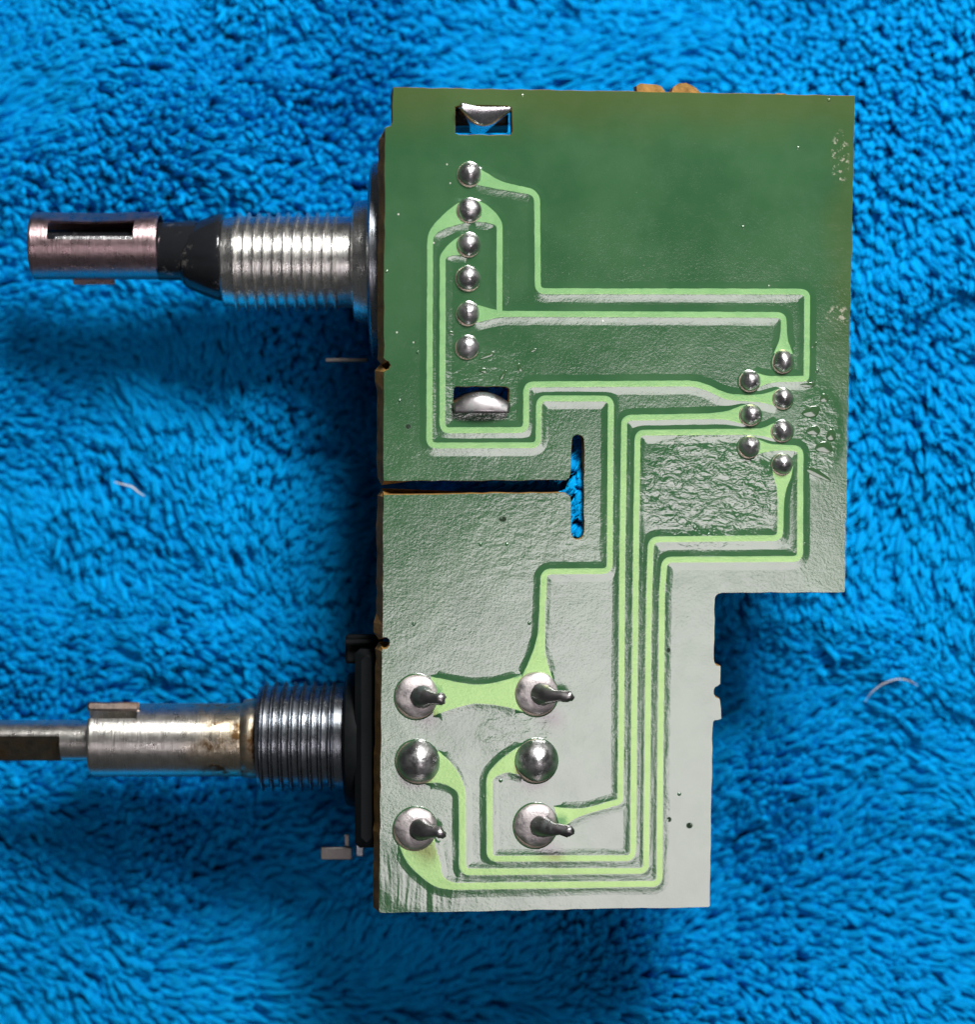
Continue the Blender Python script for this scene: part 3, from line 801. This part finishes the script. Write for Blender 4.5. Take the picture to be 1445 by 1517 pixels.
# --- lower one
Z2 = -0.80
ax2 = lambda y: (lambda px: W(px, y, Z2))
mb = MB(); mb.box(W(700, 1115, Z2 - 0.04), 1.25, 1.42, 1.1, bev=0.06)
mb.box(W(549, 1098, Z2 - 0.02), 0.18, 1.50, 1.12, bev=0.05)
pot2 = mb.build("potentiometer", M_housing, root)
pot2['label'] = "potentiometer with dark bushing and worn steel double shaft"
mb = MB(); mb.lathe_x([(511, s1(70)), (513, s1(92)), (517, s1(98)), (526, s1(100)), (534, s1(100))], ax2(1095), 72); mb.build("washer", M_housing, pot2)
for nm, a, dz, sz in (("housing_corner", (540, 961), .22, (54, 42, 30)), ("rivet_post", (552, 1010), .30, (20, 46, 20)), ("frame_lip", (534, 950), .36, (44, 5, 10)),
                      ("contact_wall", (556, 1115), .42, (8, 56, 24)), ("contact_wall", (556, 1220), .42, (8, 60, 24))):
    mb = MB(); mb.box(W(*a, Z2 + dz), *(s1(q) for q in sz)); mb.build(nm, M_housing, pot2)
P2 = thread_profile(384, 497, 392.5, 14.3, 8, s1(81), s1(74.5), 0.975) + [(499, s1(79)), (511, s1(79)), (513, s1(70))]
mb = MB(); mb.lathe_x(P2, ax2(1091), 96, helix=7); mb.build("bushing", M_darkplate, pot2, angle=28)
mb = MB(); mb.lathe_x([(356, s1(50)), (360, s1(53)), (362, s1(57)), (372, s1(58.5)), (380, s1(58.5)), (385, s1(56))], ax2(1094), 64, wob=0.012); mb.build("collar", M_rust, pot2, angle=60)
mb = MB()
tube_with_window(mb, 137, 362, s1(54), s1(22), ax2(1096), (137, 208, 42, 61))
mb.build("outer_shaft", M_shaft, pot2, angle=40)
mb = MB(); mb.box(W(168, 1047, Z2 + 0.125), s1(76), s1(13), s1(9), bev=s1(2.5), ax=(Vector((1, 0, 0)), Vector((0, .95, -.3)), Vector((0, .3, .95)))); mb.build("key_tab", M_keytab, pot2)
# inner shaft: round near the outer one, then milled to a flat facing down-left of the picture
mb = MB()
prof = [(-40, 1), (91, 1), (93.5, 0), (124, 0), (150, 0)]
seg = 64; vs = []; R2 = s1(30)
nrm = math.radians(-35); dd = 0.59
for px, fl in prof:
    c = W(px, 1097, Z2)
    for i in range(seg):
        a = 2 * math.pi * i / seg
        y, z = math.sin(a), math.cos(a)
        if fl:
            p = y * math.sin(nrm) + z * math.cos(nrm)
            if p > dd: y -= (p - dd) * math.sin(nrm); z -= (p - dd) * math.cos(nrm)
        vs.append(c + Vector((0, y * R2, z * R2)))
fs, ms = [], []
for k in range(len(prof) - 1):
    for i in range(seg):
        j = (i + 1) % seg; fs.append((k * seg + i, k * seg + j, (k + 1) * seg + j, (k + 1) * seg + i))
        am = 2 * math.pi * (i + .5) / seg
        ms.append(1 if (k < 2 and math.cos(am - nrm) > dd) else 0)
fs += [tuple(range(seg)), tuple(range((len(prof) - 1) * seg, len(prof) * seg))]; ms += [0, 0]
mb.add(vs, fs); mb.m = ms
mb.build("inner_shaft", [M_steel, M_flat], pot2, angle=25)
mb = MB(); mb.box(W(498.5, 1264, Z2 + 0.1), s1(46), s1(18), s1(10)); mb.box(W(514, 1246, Z2 + .06), s1(7), s1(20), s1(8)); mb.build("locating_pin", M_pin, pot2)
mb = MB(); mb.box(W(533.5, 1259, Z2 + 0.1), s1(11), s1(18), s1(10)); mb.build("frame_tab", M_darkplate, pot2)

# --- folded mounting lugs showing in the two slots
def lug(name, x0, x1, fn, n=18, mat=M_bright):
    """strip of sheet metal bent over: fn(t, s)->(py, h) with s along the width"""
    mb = MB(); K = 9; vs = []
    for i in range(n + 1):
        s = i / n
        for k in range(K):
            py, h = fn(k / (K - 1), s); vs.append(B(x0 + (x1 - x0) * s, py, h))
    fs = [(i * K + k, i * K + k + 1, (i + 1) * K + k + 1, (i + 1) * K + k) for i in range(n) for k in range(K - 1)]
    o = mesh_obj(name, vs, fs, mat, root)
    so = o.modifiers.new("sheet", 'SOLIDIFY'); so.thickness = 0.03; so.offset = -1
    return o
def f1(t, s):
    up = 155 + 6 * min(1, s * 2.6)
    low = 157 + 27 * math.sin(math.pi * min(1, s * 0.97 + 0.02) ** 0.85) ** 0.9 + 5 * s
    if t < 0.6: return up + (low - up) * t / 0.6, 0.10 - 0.07 * (t / 0.6) ** 1.5 * math.sin(math.pi * s) - 0.03 * s
    q = (t - 0.6) / 0.4
    return low + 2 * q, 0.03 - 0.10 * q - (0.9 * max(0, q - 0.6))
lug("mounting_lug", 681, 757, f1)
def f2(t, s):
    crest = 607 - 22 * math.sin(math.pi * min(1, max(0, s * 0.92 + .04))) ** 0.7
    py = 612 + (crest - 612) * min(1, t * 1.5)
    h = 0.015 - 0.07 * t ** 2 + 0.03 * math.sin(math.pi * s) - (1.3 * max(0, t - 0.66) if t > .66 else 0)
    return py, h
lug("mounting_lug", 673, 753, f2, mat=M_pintip)
mb = MB(); mb.box(B(716, 171, -0.32), 0.43, 0.13, 0.34); mb.build("slot_dark_block", M_housing, root)  # added dark block, stands in for the shade around the upper lug
